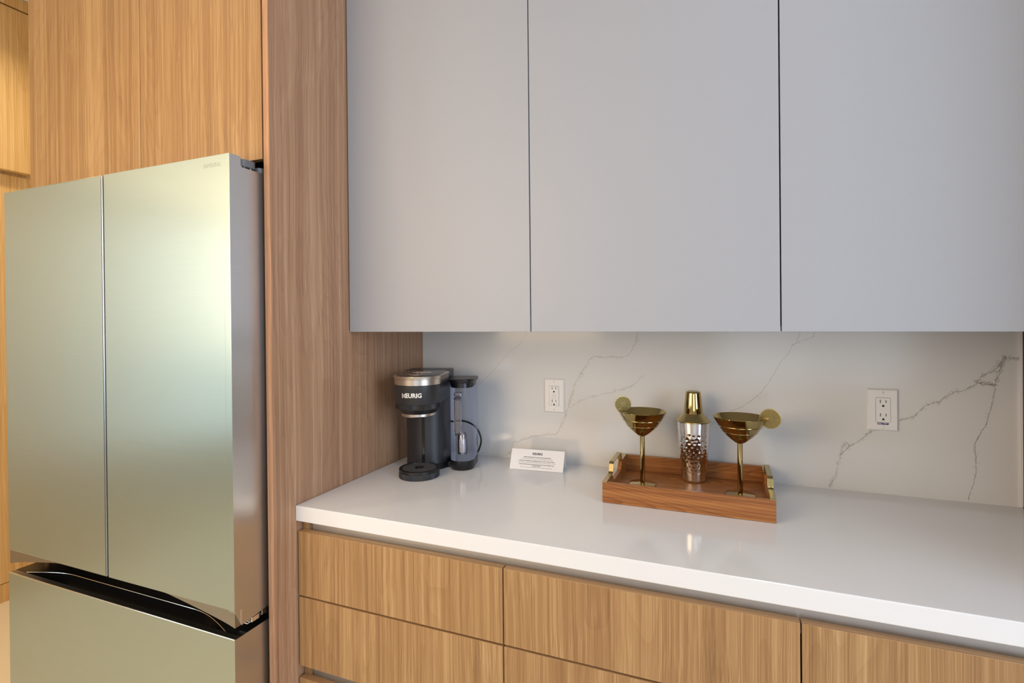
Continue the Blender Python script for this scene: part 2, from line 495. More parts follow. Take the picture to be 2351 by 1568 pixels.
# ------------------------------------------------------------------ backsplash with veins
VEINS = [
 # (points, width, darkness(0/1), hairs, jitter)
 ([(0.4297,1.3720),(0.4013,1.3204),(0.3622,1.2937),(0.3295,1.26),(0.2964,1.2239),(0.2629,1.1913),(0.2328,1.1666)],0.0009,0,4,0.0010),
 ([(0.8097,1.3720),(0.8041,1.3358),(0.7921,1.3146),(0.7829,1.2873),(0.7679,1.2822),(0.7406,1.2774),(0.7162,1.2801),(0.6914,1.2766),(0.6602,1.2803),(0.6442,1.2664),(0.6345,1.2443),(0.615,1.2125),(0.602,1.1932),(0.592,1.1613),(0.5806,1.1293),(0.5752,1.1069),(0.5651,1.0778),(0.5516,1.0452),(0.5348,1.0154),(0.5247,1.0051),(0.4809,1.0038),(0.4467,0.9961),(0.4119,0.9836),(0.373,0.9675),(0.362,0.9401),(0.3475,0.919)],0.0010,0,46,0.0032),
 ([(0.8267,1.2203),(0.8029,1.1973),(0.782,1.1814),(0.7518,1.1711),(0.712,1.1603),(0.6747,1.1493),(0.6399,1.1384),(0.6045,1.121),(0.5817,1.1072)],0.0008,0,20,0.0026),
 ([(1.3184,1.3720),(1.3066,1.3466),(1.2901,1.3401),(1.2735,1.3357),(1.2519,1.322),(1.2372,1.2919),(1.2176,1.267),(1.2052,1.2365),(1.1877,1.2085),(1.165,1.1771),(1.1447,1.1568),(1.1191,1.1359),(1.0907,1.1231),(1.0671,1.1076),(1.0298,1.0796)],0.0010,0,12,0.0014),
 ([(1.2746,1.3720),(1.2688,1.341),(1.2519,1.322)],0.0009,0,4,0.0016),
 ([(1.3720,1.0130),(1.3937,1.04),(1.4066,1.0473),(1.4195,1.0621),(1.4365,1.0783),(1.447,1.0878),(1.4782,1.106),(1.513,1.1192),(1.5271,1.1262),(1.5391,1.1281),(1.5511,1.1373),(1.561,1.1499),(1.569,1.16),(1.5827,1.1691),(1.6002,1.1759),(1.6137,1.1909),(1.6328,1.2),(1.6517,1.2055),(1.6648,1.2166),(1.6816,1.2266),(1.6926,1.227),(1.7036,1.2251),(1.7181,1.2233)],0.0010,1,70,0.0026),
 ([(1.68,1.2293),(1.6939,1.245),(1.7076,1.2585),(1.7247,1.2719),(1.7315,1.285),(1.7383,1.298),(1.745,1.2917),(1.7583,1.2907),(1.7680,1.2943)],0.0012,1,26,0.0034),
 ([(1.6869,1.2274),(1.7109,1.2239),(1.7194,1.2199),(1.7246,1.2503),(1.7314,1.2678),(1.7383,1.298)],0.0013,1,24,0.0034),
 ([(1.7194,1.2156),(1.7141,1.1894),(1.7089,1.1631),(1.7019,1.1323),(1.6984,1.1169),(1.6863,1.0921),(1.6758,1.0672),(1.6757,1.0519),(1.6773,1.0258),(1.6771,0.9863),(1.6718,0.9639),(1.6664,0.9413),(1.6611,0.9152)],0.0009,1,26,0.0012),
 ([(1.3937,1.04),(1.3832,1.0476),(1.3759,1.0364),(1.369,1.0095),(1.3642,0.9721),(1.3572,0.945),(1.3433,0.9154)],0.0006,1,40,0.0034),
]
def ribbon(bm, pts, w, mi, rnd, y):
    n = len(pts)
    if n < 2: return
    L, R = [], []
    for i, p in enumerate(pts):
        a = pts[max(i - 1, 0)]; b = pts[min(i + 1, n - 1)]
        dx, dz = b[0] - a[0], b[1] - a[1]
        l = math.hypot(dx, dz) or 1
        nx, nz = -dz / l, dx / l
        ww = w * (0.45 + 0.9 * rnd.random()) / 2
        L.append(bm.verts.new((p[0] + nx * ww, y, p[1] + nz * ww)))
        R.append(bm.verts.new((p[0] - nx * ww, y, p[1] - nz * ww)))
    for i in range(n - 1):
        f = bm.faces.new((L[i], L[i + 1], R[i + 1], R[i])); f.material_index = mi

bm = bmesh.new()
bx(bm, 0.0008, 1.7712, 0.0, 0.0118, 0.914, 1.3722 + 0.35, 0)
rnd = random.Random(7)
for pts, wd, dk, hairs, jit in VEINS:
    mi = 1 + dk
    def clampz(p):
        return (min(max(p[0], 0.004), 1.766), min(max(p[1], 0.9148), 1.374))
    base = []
    for (x0, z0), (x1, z1) in zip(pts, pts[1:]):
        l = math.hypot(x1 - x0, z1 - z0); k = max(2, int(l / 0.0035))
        for i in range(k):
            t = i / k
            base.append((x0 + (x1 - x0) * t, z0 + (z1 - z0) * t))
    base.append(pts[-1])
    def wander(seq, amp, sd):
        r2 = random.Random(sd)
        ox = oz = 0; out = []
        for p in seq:
            ox = ox * 0.72 + r2.gauss(0, amp * 0.55); oz = oz * 0.72 + r2.gauss(0, amp * 0.55)
            out.append(clampz((p[0] + ox, p[1] + oz)))
        return out
    main = wander(base, jit * 0.6, int(wd * 1e6) + hairs)
    ribbon(bm, main, wd, mi, rnd, -0.00025)
    # broken side strands that braid around the main line
    if hairs > 18:
        for s in range(2):
            seq = wander(base, jit * 1.5, 100 + s * 17 + hairs)
            i = 0
            while i < len(seq) - 3:
                run = rnd.randint(4, 10)
                if rnd.random() < 0.45:
                    ribbon(bm, seq[i:i + run], wd * 0.55, mi, rnd, -0.0002)
                i += run
    if hairs > 18 and jit > 0.002:
        for q in range(int(hairs * 0.45)):
            # small closed cells strung along the vein
            p = main[rnd.randrange(len(main))]
            cr = rnd.uniform(0.0015, 0.0046); ca = rnd.random() * 6.28
            cx_, cz_ = p[0] + math.cos(ca) * cr, p[1] + math.sin(ca) * cr
            ring = [clampz((cx_ + math.cos(ca + PI + k * 6.28 / 8) * cr * rnd.uniform(0.75, 1.25), cz_ + math.sin(ca + PI + k * 6.28 / 8) * cr * rnd.uniform(0.75, 1.25))) for k in range(8)]
            ribbon(bm, ring + ring[:1], wd * 0.5, mi, rnd, -0.00018)
    for h in range(hairs):
        i = rnd.randrange(len(main)); p = main[i]
        ang = rnd.random() * 2 * PI; ln = rnd.uniform(0.003, 0.011); k = 5
        seq = [p]
        for q in range(k):
            ang += rnd.uniform(-0.6, 0.6)
            seq.append(clampz((seq[-1][0] + math.cos(ang) * ln / k, seq[-1][1] + math.sin(ang) * ln / k)))
        ribbon(bm, seq, wd * 0.45, mi, rnd, -0.00015)
me = bpy.data.meshes.new('backsplash')
bm.to_mesh(me); bm.free()
for k in ('slab', 'vein', 'vein_dark'): me.materials.append(M[k])
o = bpy.data.objects.new('backsplash', me); C.objects.link(o)
bm = bmesh.new(); bx(bm, 0.001, 1.7705, -0.0026, 0.0002, 0.9128, 0.9152)
link('caulk_line', bm, M['print'], o)
tag(o, 'white veined marble-look backsplash slab between counter and white cabinets', 'backsplash')

# ------------------------------------------------------------------ countertop
o = box('countertop', M['quartz'], None, 0.0012, 1.7708, -0.648, -0.0005, 0.8733, 0.914, bevel=0.002, seg=3)
tag(o, 'white polished quartz countertop above the wood drawers', 'countertop')

# ------------------------------------------------------------------ base cabinets
def base_cabinet(x0, x1, label, last=False):
    t = thing('base_cabinet', label, 'cabinet', ((x0 + x1) / 2, -0.32, 0), group='wood-grain drawer cabinets under the counter')
    def b(name, mat, *a, **k):
        a = list(a)
        a[0] -= t.location.x; a[1] -= t.location.x; a[2] -= t.location.y; a[3] -= t.location.y
        return box(name, mat, t, *a, **k)
    b('cabinet_body', M['black'], x0 + 0.001, x1 - 0.001, -0.598, -0.004, 0.10, 0.8728)
    b('toe_kick', M['fridge_body'], x0 + 0.001, x1 - 0.001, -0.56, -0.54, 0.0, 0.0995)
    rows = [(0.673, 0.8442), (0.4842, 0.6679), (0.282, 0.4514), (0.105, 0.277)]
    for z0, z1 in rows:
        d = b('drawer', M['wood'], x0 + 0.0015, x1 - 0.0015, -0.643, -0.6235, z0, z1, bevel=0.0009)
        e = box('edge_banding', M['wood_edge'], d, 0.0, (x1 - x0) - 0.003, 0.0003, 0.0193, z1 - z0 - 0.0002, z1 - z0 + 0.0003)
    # J shaped aluminium finger pull channels behind the top drawer edge and under the second drawer
    for zt, zb in ((0.8726, 0.815), (0.4838, 0.430)):
        bm = bmesh.new()
        n = 10; pr = []
        for i in range(n + 1):
            a = PI / 2 * i / n
            pr.append((-0.6090 - 0.012 * (1 - math.cos(a)), zb + 0.018 - 0.018 * math.sin(a)))
        outer = [(-0.6090, zt)] + pr
        inner = [(y - 0.0 + 0.0012, z - 0.0012) for y, z in outer][::-1]
        prism(bm, [(y - t.location.y, z) for y, z in outer + inner], 'X', x0 + 0.0001 - t.location.x + (0.019 if x0 < 0.1 else 0), x1 - 0.0001 - t.location.x)
        link('finger_pull_channel', bm, M['alu'], t, auto=40)
    if x0 < 0.1:
        b('corner_filler', M['wood'], x0, x0 + 0.018, -0.6225, -0.5985, 0.10, 0.8728)
    return t
base_cabinet(0.0035, 0.6003, 'narrow wood-grain drawer cabinet beside the tall panel, at the counter\'s left end')
base_cabinet(0.6003, 1.1932, 'middle wood-grain drawer cabinet under the counter, below the serving tray')
base_cabinet(1.1932, 1.7705, 'wood-grain drawer cabinet under the right part of the counter')

# ------------------------------------------------------------------ white wall cabinets
def wall_cabinet(x0, x1, label, g0=0.0014, g1=0.0014):
    cx = (x0 + x1) / 2
    t = thing('wall_cabinet', label, 'cabinet', (cx, -0.2, 1.3729), group='white handleless wall cabinets')
    box('cabinet_body', M['white_lam_body'], t, x0 - cx + 0.0008, x1 - cx - 0.0008, -0.205, 0.199, 0.012, 1.70)
    box('door', M['white_lam'], t, x0 - cx + g0, x1 - cx - g1, -0.2246, -0.2056, 0.0, 1.70, bevel=0.0009)
    bm = bmesh.new(); bx(bm, x0 - cx + 0.0009, x0 - cx + 0.006, -0.2056, -0.2051, 0.002, 1.70); bx(bm, x1 - cx - 0.006, x1 - cx - 0.0009, -0.2056, -0.2051, 0.002, 1.70)
    link('gap_lining', bm, M['black'], t)
wall_cabinet(0.0015, 0.5939, 'white handleless wall cabinet above the coffee maker, against the tall wood panel', g0=0.003)
wall_cabinet(0.5939, 1.1845, 'white handleless wall cabinet above the serving tray, between two other white doors')
wall_cabinet(1.1845, 1.7700, 'white handleless wall cabinet above the right outlet, at the right edge')

# ------------------------------------------------------------------ cabinets over the refrigerator
t = thing('overhead_cabinet', 'tall wood-grain cabinet doors above the steel refrigerator', 'cabinet', (-0.54, -0.35, 1.825))
box('cabinet_body', M['black'], t, -0.509, 0.515, -0.335, 0.359, 0.015, CEIL - 1.83)
box('door', M['wood'], t, -0.5115, 0.0380, -0.365, -0.346, 0.0, CEIL - 1.83, bevel=0.0008)
box('door', M['wood'], t, 0.0404, 0.5100, -0.365, -0.346, 0.0, CEIL - 1.83, bevel=0.0008)
o = box('tall_side_panel', M['wood'], None, -1.0510, -1.0310 , -0.690, 0.011, 0.0, 1.8248, bevel=0.0008)
tag(o, 'tall wood-grain panel hidden at the left side of the steel refrigerator', 'panel')

# ------------------------------------------------------------------ far tall cabinets at the left
t = thing('tall_pantry_cabinet', 'pale wood tall cabinet at the far left edge, beyond the refrigerator', 'cabinet', (-2.6, -1.0, 0))
box('cabinet_body', M['wood_far'], t, -0.30, 0.262, -1.0, 0.90, 0.0, CEIL - 0.02)
box('lower_door', M['wood_far'], t, 0.263, 0.281, -1.0, 0.90, 0.095, 2.17, bevel=0.001)
box('plinth', M['wood_far'], t, 0.263, 0.280, -1.0, 0.90, 0.0, 0.092)
box('upper_door', M['wood_far'], t, 0.282, 0.330, -1.0, 0.90, 2.183, 3.012, bevel=0.004)
box('top_filler', M['wood_far'], t, 0.263, 0.326, -1.0, 0.90, 3.020, CEIL - 0.003)

# ------------------------------------------------------------------ refrigerator
FX0, FX1, FY = -0.992, -0.0318, -0.811
SEAM = -0.5114
t = thing('refrigerator', 'brushed steel french-door refrigerator between the wood panels', 'refrigerator', ((FX0 + FX1) / 2, -0.4, 0))
ox, oy = t.location.x, t.location.y
def fb(name, mat, x0, x1, y0, y1, z0, z1, **k):
    return box(name, mat, t, x0 - ox, x1 - ox, y0 - oy, y1 - oy, z0, z1, **k)
fb('case', M['fridge_body'], FX0 + 0.012, FX1 - 0.010, -0.700, -0.03, 0.02, 1.775, bevel=0.004)
# door: side profile with a notch at the top rear, arched trim below the face
def fridge_door(x0, x1, seam_side, hinge_side):
    bm = bmesh.new()
    zt, zn, zb = 1.8132, 1.7875, 0.708
    # notch only near the hinge side: build in three slabs along x
    top = [(FY, zb), (FY, zt), (-0.779, zt), (-0.778, zn + 0.004), (-0.774, zn), (-0.706, zn), (-0.700, zn - 0.004)]
    A_ = top + [(-0.700, zb), (-0.710, zb), (-0.7900, zb), (-0.7920, zb)]
    B_ = top + [(-0.700, 0.6735), (-0.710, 0.6725), (-0.7900, 0.6650), (-0.7920, 0.6650)]
    st = [(x0, A_), (x1, A_)] if not hinge_side else [(x0, A_), (x1 - 0.0210, A_), (x1 - 0.0200, B_), (x1, B_)]
    loft(bm, [[(x - ox, y - oy, z) for y, z in q] for x, q in st])
    bmesh.ops.dissolve_limit(bm, angle_limit=0.01, verts=bm.verts[:], edges=bm.edges[:])
    d = link('door', bm, None, t, mats=[M['steel'], M['steel_side']], bevel=0.0028, seg=3)
    for p in d.data.polygons:
        n = p.normal
        if n.y > -0.7: p.material_index = 1
    return d
dl = fridge_door(FX0, SEAM - 0.0040, 1, 0)
dr = fridge_door(SEAM + 0.0048, FX1, 0, 1)
# lower trims: arched finger recess. left door: deep at the far left, vanishing to the middle
def trim(parent, x0, x1, f, steps=24, back=-0.702):
    bm = bmesh.new()
    n = steps
    fr, bk = [], []
    loops = []
    for i in range(n + 1):
        x = x0 + (x1 - x0) * i / n
        zb = f((x - FX0) / (FX1 - FX0))
        loops.append([(x - ox, -0.8085 - oy, zb), (x - ox, -0.8085 - oy, 0.709), (x - ox, back - oy, 0.709), (x - ox, back - oy, zb - 0.0)])
    loft(bm, loops)
    return link('lower_trim', bm, M['steel_dark'], parent, auto=30)
def arch(u):
    e = min(u, 1 - u)
    return 0.6645 + 0.034 * min(1.0, e / 0.26) ** 0.75 + (0.008 if 0.26 < u < 0.74 else 0.008 * min(1, e / 0.26))
trim(dl, FX0 + 0.002, SEAM - 0.006, arch)
trim(dr, SEAM + 0.006, FX1 - 0.002, arch, back=-0.7935)
# side cover of the right door's lower corner with the bright slit
bm = bmesh.new(); bx(bm, FX1 - 0.003 - ox, FX1 + 0.0006 - ox, -0.7935 - oy, -0.7900 - oy, 0.6690, 0.7040)
link('chrome_strip', bm, M['chrome'], dr)
# dark seam between the doors
fb('door_gasket', M['black'], SEAM - 0.0036, SEAM + 0.0044, -0.7850, -0.702, 0.712, 1.7860)
bm = bmesh.new(); bx(bm, SEAM - 0.0068 - ox, SEAM - 0.0056 - ox, -0.8126 - oy, -0.8108 - oy, 0.712, 1.809)
link('bright_edge', bm, M['steel_side'], dl)
# hinge covers on top
def capsule(bm, x0, x1, y0, y1, z0, z1, r):
    pts = []
    cy = (y0 + y1) / 2
    for cx_, cy_, a0 in ((x1 - r, y0 + r, -90), (x1 - r, y1 - r, 0), (x0 + r, y1 - r, 90), (x0 + r, y0 + r, 180)):
        for k in range(7):
            a = math.radians(a0 + 15 * k)
            pts.append((cx_ + r * math.cos(a), cy_ + r * math.sin(a)))
    prism(bm, pts, 'Z', z0, z1)
bm = bmesh.new()
capsule(bm, FX1 - 0.085 - ox, FX1 - 0.004 - ox, -0.773 - oy, -0.722 - oy, 1.7935, 1.8120, 0.018)
link('hinge_cover', bm, M['grey_plastic'], t, auto=40, bevel=0.001)
bm = bmesh.new()
capsule(bm, FX1 - 0.105 - ox, FX1 - 0.002 - ox, -0.7205 - oy, -0.640 - oy, 1.7765, 1.8020, 0.012)
link('hinge_cover', bm, M['grey_plastic'], t, auto=40, bevel=0.001)
bm = bmesh.new()
lathe(bm, [(0, 0), (0.006, 0), (0.006, 0.006), (0, 0.006)], 16, FX1 - 0.020 - ox, -0.752 - oy, 1.7878)
lathe(bm, [(0, 0), (0.004, 0), (0.004, 0.006), (0, 0.006)], 16, FX1 - 0.014 - ox, -0.738 - oy, 1.7878)
link('hinge_pin', bm, M['chrome'], t, auto=40)
# lower hinge between the doors and the freezer drawer
fb('middle_rail', M['black_gloss'], FX0 + 0.012, FX1 - 0.006, -0.7015, -0.690, 0.60, 0.72)
bm = bmesh.new()
bx(bm, FX1 - 0.030 - ox, FX1 - 0.004 - ox, -0.758 - oy, -0.735 - oy, 0.6520, 0.6640)
bx(bm, FX1 - 0.030 - ox, FX1 - 0.003 - ox, -0.728 - oy, -0.712 - oy, 0.6560, 0.6680)
bx(bm, FX1 - 0.040 - ox, FX1 - 0.012 - ox, -0.765 - oy, -0.703 - oy, 0.6490, 0.6525)
link('lower_hinge', bm, M['chrome'], t, bevel=0.001)
# freezer drawer with trough handle
dz = 0.6385
bm = bmesh.new()
n = 60
xa, xb = FX0 + 0.055, FX1 - 0.055
cols = []
for i in range(n + 1):
    u = i / n
    x = FX0 + (FX1 - FX0) * u
    if x <= xa or x >= xb: s = 0.0
    else:
        q = (x - xa) / (xb - xa)
        s = min(1.0, min(q, 1 - q) / 0.16)
        s = math.sin(s * PI / 2)
    yf = -0.7935
    yb = yf + 0.0005 + 0.040 * s
    dp = 0.030 * min(1, s * 1.5)
    cols.append([(x, FY, 0.06), (x, FY, dz), (x, yf, dz), (x, yf + 0.002, dz - dp), (x, yb, dz - dp * 1.02 - 0.0001), (x, yb + 0.0004, dz), (x, -0.704, dz), (x, -0.704, 0.06)])
loft(bm, [[(a - ox, b - oy, c) for a, b, c in L] for L in cols])
d = link('freezer_drawer', bm, None, t, mats=[M['steel'], M['steel_side'], M['black_gloss'], M['steel_dark']], bevel=0.0)
for p in d.data.polygons:
    c = p.center; nrm = p.normal
    yy = c.y + oy
    if abs(nrm.x) > 0.9: p.material_index = 1
    elif nrm.y < -0.9 and yy < -0.80: p.material_index = 0
    elif yy < -0.795 and nrm.z > 0.5: p.material_index = 3
    elif c.z > 0.5: p.material_index = 2
# bright front edge and chrome line along the trough
bm = bmesh.new(); tube(bm, [(FX0 + 0.001 - ox, FY + 0.0012 - oy, dz), (FX1 - 0.001 - ox, FY + 0.0012 - oy, dz)], 0.0018, 8)
link('bright_edge', bm, M['chrome'], d, smooth=True)
line = []
for i in range(61):
    q = i / 60
    x = xa + (xb - xa) * q
    s = math.sin(min(1.0, min(q, 1 - q) / 0.20) * PI / 2)
    line.append((x - ox, -0.792 + 0.042 * s - oy, dz + 0.0006))
bm = bmesh.new(); tube(bm, line, 0.0011, 6)
link('chrome_line', bm, M['chrome'], d, smooth=True)
fb('kick_grille', M['black'], FX0 + 0.02, FX1 - 0.02, -0.69, -0.68, 0.0, 0.06)
text_mesh('brand_lettering', 'SAMSUNG', 0.0152, M['engrave'], dr, (-0.0902 - ox, FY - 0.0001 - oy, 1.7895), (PI / 2, 0, 0), 0.0001, 0.0, sx=0.86)

# ------------------------------------------------------------------ wall outlets
def outlet(x0, z0, wd, ht, gfci, label):
    cx, cz = x0 + wd / 2, z0 + ht / 2
    t = thing('wall_outlet', label, 'outlet', (cx, 0.0, cz))
    # bevelled plate
    bm = bmesh.new()
    a, b = wd / 2, ht / 2
    L0 = [(-a, -0.0003, -b), (a, -0.0003, -b), (a, -0.0003, b), (-a, -0.0003, b)]
    def ins(d, y): return [(-a + d, y, -b + d), (a - d, y, -b + d), (a - d, y, b - d), (-a + d, y, b - d)]
    loft(bm, [L0, ins(0, -0.002), ins(0.004, -0.006), ins(0.005, -0.0062)])
    pl = link('cover_plate', bm, M['pl_white'], t, bevel=0.0005)
    # insert
    w2, h2 = 0.0335 / 2, 0.067 / 2
    bm = bmesh.new(); capsule(bm, -w2 - 0.0006, w2 + 0.0006, -h2 - 0.0006, h2 + 0.0006, 0, 0.0003, 0.0025)
    bmesh.ops.rotate(bm, verts=bm.verts[:], matrix=Matrix.Rotation(PI / 2, 3, 'X'))
    g = link('insert_gap', bm, M['slot_grey'], t); g.location = (0, -0.0062, 0)
    bm = bmesh.new(); capsule(bm, -w2, w2, -h2, h2, 0, 0.0016, 0.002)
    bmesh.ops.rotate(bm, verts=bm.verts[:], matrix=Matrix.Rotation(PI / 2, 3, 'X'))
    r = link('receptacle', bm, M['pl_white'], t, bevel=0.0003); r.location = (0, -0.0063, 0)
    off = (0.0205, -0.0165) if not gfci else (0.0235, -0.0205)
    for s in off:
        bm = bmesh.new()
        e = 0.0018 + 0.0001
        bx(bm, -0.0075, -0.0058, -e, -e + 0.0003, s - 0.0045 + 0.003, s + 0.0045 + 0.003)
        bx(bm, 0.0056, 0.0072, -e, -e + 0.0003, s - 0.0038 + 0.003, s + 0.0038 + 0.003)
        pts = [(-0.0027, s - 0.0115), (0.0027, s - 0.0115)] + [(0.0027 * math.cos(k * PI / 8), s - 0.0088 + 0.0027 * math.sin(k * PI / 8)) for k in range(9)]
        prism(bm, pts, 'Y', -e, -e + 0.0003)
        link('socket_slots', bm, M['slot'], r)
    if gfci:
        for s in (0.0052, -0.0052):
            bm = bmesh.new(); bx(bm, -0.0066, 0.0066, -0.0026, -0.0017, s - 0.0034, s + 0.0034)
            link('reset_button', bm, M['pl_white'], r, bevel=0.0005)
            bm = bmesh.new()
            bx(bm, -0.0069, 0.0069, -0.00175, -0.00165, s - 0.0038, s - 0.0034)
            bx(bm, -0.0069, 0.0069, -0.00175, -0.00165, s + 0.0034, s + 0.0037)
            link('button_gap', bm, M['slot_grey'], r)
        bm = bmesh.new(); lathe(bm, [(0, 0), (0.0006, 0), (0.0006, 0.0004), (0, 0.0004)], 10)
        bmesh.ops.rotate(bm, verts=bm.verts[:], matrix=Matrix.Rotation(PI / 2, 3, 'X'))
        l = link('indicator_dot', bm, M['print'], r); l.location = (-0.0115, -0.0016, -0.0075)
        text_mesh('rating_mark', 'TR', 0.0030, M['slot_grey'], r, (0.0120, -0.00175, 0.0265), (PI / 2, 0, 0), 0.0001)
        text_mesh('rating_mark', 'TR', 0.0030, M['slot_grey'], r, (-0.0100, -0.00175, -0.0290), (PI / 2, 0, 0), 0.0001)
    else:
        bm = bmesh.new(); bx(bm, -0.0135, 0.0125, -0.0066, -0.0062, -0.0405, -0.0350)
        st = link('blue_sticker', bm, M['blue'], t)
        st['label'] = 'small dark blue sticker with white lettering'
        text_mesh('sticker_lettering', 'GFCI', 0.0046, M['print'], st, (-0.0078, -0.0067, -0.0379), (PI / 2, 0, 0), 0.0001, 0.00012)
        text_mesh('sticker_lettering', 'PROTECTED\nOUTLET', 0.0020, M['print'], st, (0.0050, -0.0067, -0.0369), (PI / 2, 0, 0), 0.0001, 0.00004)
    for s in (1, -1):
        bm = bmesh.new(); lathe(bm, [(0, 0), (0.0031, 0), (0.0031, 0.0004), (0.002, 0.0010), (0, 0.0011)], 24)
        bmesh.ops.rotate(bm, verts=bm.verts[:], matrix=Matrix.Rotation(PI / 2, 3, 'X'))
        sc = link('screw', bm, M['pl_white'], t, auto=40); sc.location = (0, -0.0062, s * 0.0485)
        bm = bmesh.new(); bx(bm, -0.0003, 0.0003, -0.0013, -0.0010, -0.0026, 0.0026)
        link('screw_slot', bm, M['slot_grey'], sc)
    return t
outlet(0.4885, 1.0842, 0.0735, 0.1165, True, 'white wall outlet with test buttons behind the folded card')
outlet(1.4360, 1.0883, 0.0735, 0.1165, False, 'white wall outlet with a small blue sticker, right part of backsplash')

# ------------------------------------------------------------------ coffee maker
YAW = math.radians(17)
km = thing('coffee_maker', 'matte black single-serve coffee maker in the counter\'s left corner', 'coffee maker', (0.1696, -0.3013, 0.914), YAW)
# local frame: x to its right, y backwards, z up from the counter
def stad(r, L, rb=0.02, cy=0.0, n=24, cx=0.0):
    """front half circle at y=cy, straight sides back to y=L with rounded rear corners"""
    pts = []
    for i in range(n + 1):
        a = PI + PI * i / n
        pts.append((cx + r * math.cos(a), cy + r * math.sin(a)))
    for i in range(7):
        a = PI / 2 * i / 6
        pts.append((cx + r - rb + rb * math.cos(a), L - rb + rb * math.sin(a)))
    for i in range(7):
        a = PI / 2 + PI / 2 * i / 6
        pts.append((cx - r + rb + rb * math.cos(a), L - rb + rb * math.sin(a)))
    return pts
def stack(name, mat, parent, levels, auto=40, bevel=0.0, **k):
    """levels: (z, r, L, cy, rb, cx)"""
    bm = bmesh.new()
    loft(bm, [[(x, y, z) for x, y in stad(r, L, rb, cy, cx=cx)] for z, r, L, cy, rb, cx in levels])
    return link(name, bm, mat, parent, auto=auto, bevel=bevel, **k)
G = 0.914
z_ = lambda z: z - G
# drip tray
bm = bmesh.new()
rr = 0.0635
def knurl(bm, r, z0, z1, n, amp, mi=0):
    L = []
    for z, k in ((z0, 0), (z0 + 0.001, 1), (z1 - 0.001, 1), (z1, 0)):
        L.append([((r + amp * (0.5 * k if i % 2 else -0.5 * k)) * math.cos(2 * PI * i / (2 * n)), (r + amp * (0.5 * k if i % 2 else -0.5 * k)) * math.sin(2 * PI * i / (2 * n)), z) for i in range(2 * n)])
    loft(bm, L, mi=mi)
knurl(bm, rr - 0.0006, 0.0005, 0.0185, 150, 0.0007)
tr = link('drip_tray', bm, M['kblack'], km)
bm = bmesh.new()
lathe(bm, [(0, 0.0186), (rr - 0.002, 0.0186), (rr - 0.002, 0.0196), (rr, 0.0200), (rr, 0.0262), (rr - 0.0015, 0.0275), (rr - 0.009, 0.0275), (rr - 0.010, 0.0235), (0, 0.0235)], 96)
link('tray_rim', bm, M['kdark'], tr, auto=35)
bm = bmesh.new()
R_ = rr - 0.0105
k = -7
for k in range(-8, 9):
    y = k * 0.0060
    hw = math.sqrt(max(0, R_ ** 2 - y ** 2))
    segs = [(-hw, hw)]
    if abs(y) < 0.014:
        c_ = math.sqrt(0.0145 ** 2 - y ** 2)
        segs = [(-hw, -c_), (c_, hw)]
    for a, b in segs:
        if b - a > 0.004: bx(bm, a, b, y - 0.0012, y + 0.0012, 0.0236, 0.0272)
link('drip_grate', bm, M['fridge_body'], tr)
bm = bmesh.new(); lathe(bm, [(0.0125, 0.0236), (0.0145, 0.0236), (0.0145, 0.0274), (0.0125, 0.0274), (0.0125, 0.0236)], 32)
link('drain_ring', bm, M['kdark'], tr, auto=35)
# column
stack('column', M['kblack'], km, [(0.020, 0.0725, 0.205, 0.125, 0.02, 0), (z_(1.165), 0.0725, 0.205, 0.125, 0.02, 0)])
stack('column_base', M['kdark'], km, [(0.0004, 0.0725, 0.205, 0.125, 0.02, 0), (0.0015, 0.0735, 0.206, 0.125, 0.02, 0), (0.0195, 0.0735, 0.206, 0.125, 0.02, 0)])
bm = bmesh.new(); bx(bm, -0.0048, 0.0048, 0.0510, 0.0560, 0.0280, z_(1.13))
sl = link('level_slot', bm, M['black_gloss'], km)
bm = bmesh.new()
bx(bm, -0.0010, 0.0040, 0.0504, 0.0511, 0.055, 0.075); bx(bm, -0.0010, 0.0040, 0.0504, 0.0511, 0.0780, 0.0790); bx(bm, -0.0010, 0.0040, 0.0504, 0.0511, 0.0340, 0.0352)
link('slot_label', bm, M['fridge_body'], sl)
# head, from bottom to top
zc0, zc1, zr1, zb0, zb1, zs1, zt1 = z_(1.1060), z_(1.1165), z_(1.1325), z_(1.1500), z_(1.2065), z_(1.2262), z_(1.2360)
bm = bmesh.new(); lathe(bm, [(0, zc0), (0.050, zc0), (0.0535, zc0 + 0.003), (0.0535, zc1), (0, zc1)], 72)
link('silver_collar', bm, M['silver'], km, auto=35)
bm = bmesh.new(); lathe(bm, [(0, zc1), (0.054, zc1), (0.061, zc1 + 0.006), (0.0705, zr1 + 0.001), (0, zr1 + 0.001)], 72)
link('brew_funnel', bm, M['kdark'], km, auto=35)
bm = bmesh.new(); knurl(bm, 0.0715, zr1 + 0.0005, zb0 - 0.0012, 150, 0.0007)
link('ribbed_ring', bm, M['kdark'], km)
HL = 0.205
hd = stack('brew_head', M['kblack'], km, [(zb0 - 0.001, 0.0738, HL, 0.0, 0.02, 0), (zb0, 0.0745, HL, 0.0, 0.02, 0), (zb1, 0.0752, HL, 0.0, 0.02, 0)])
stack('head_seam', M['kdark'], km, [(zb1, 0.0735, HL - 0.001, 0.0, 0.02, 0), (zb1 + 0.0012, 0.0735, HL - 0.001, 0.0, 0.02, 0)])
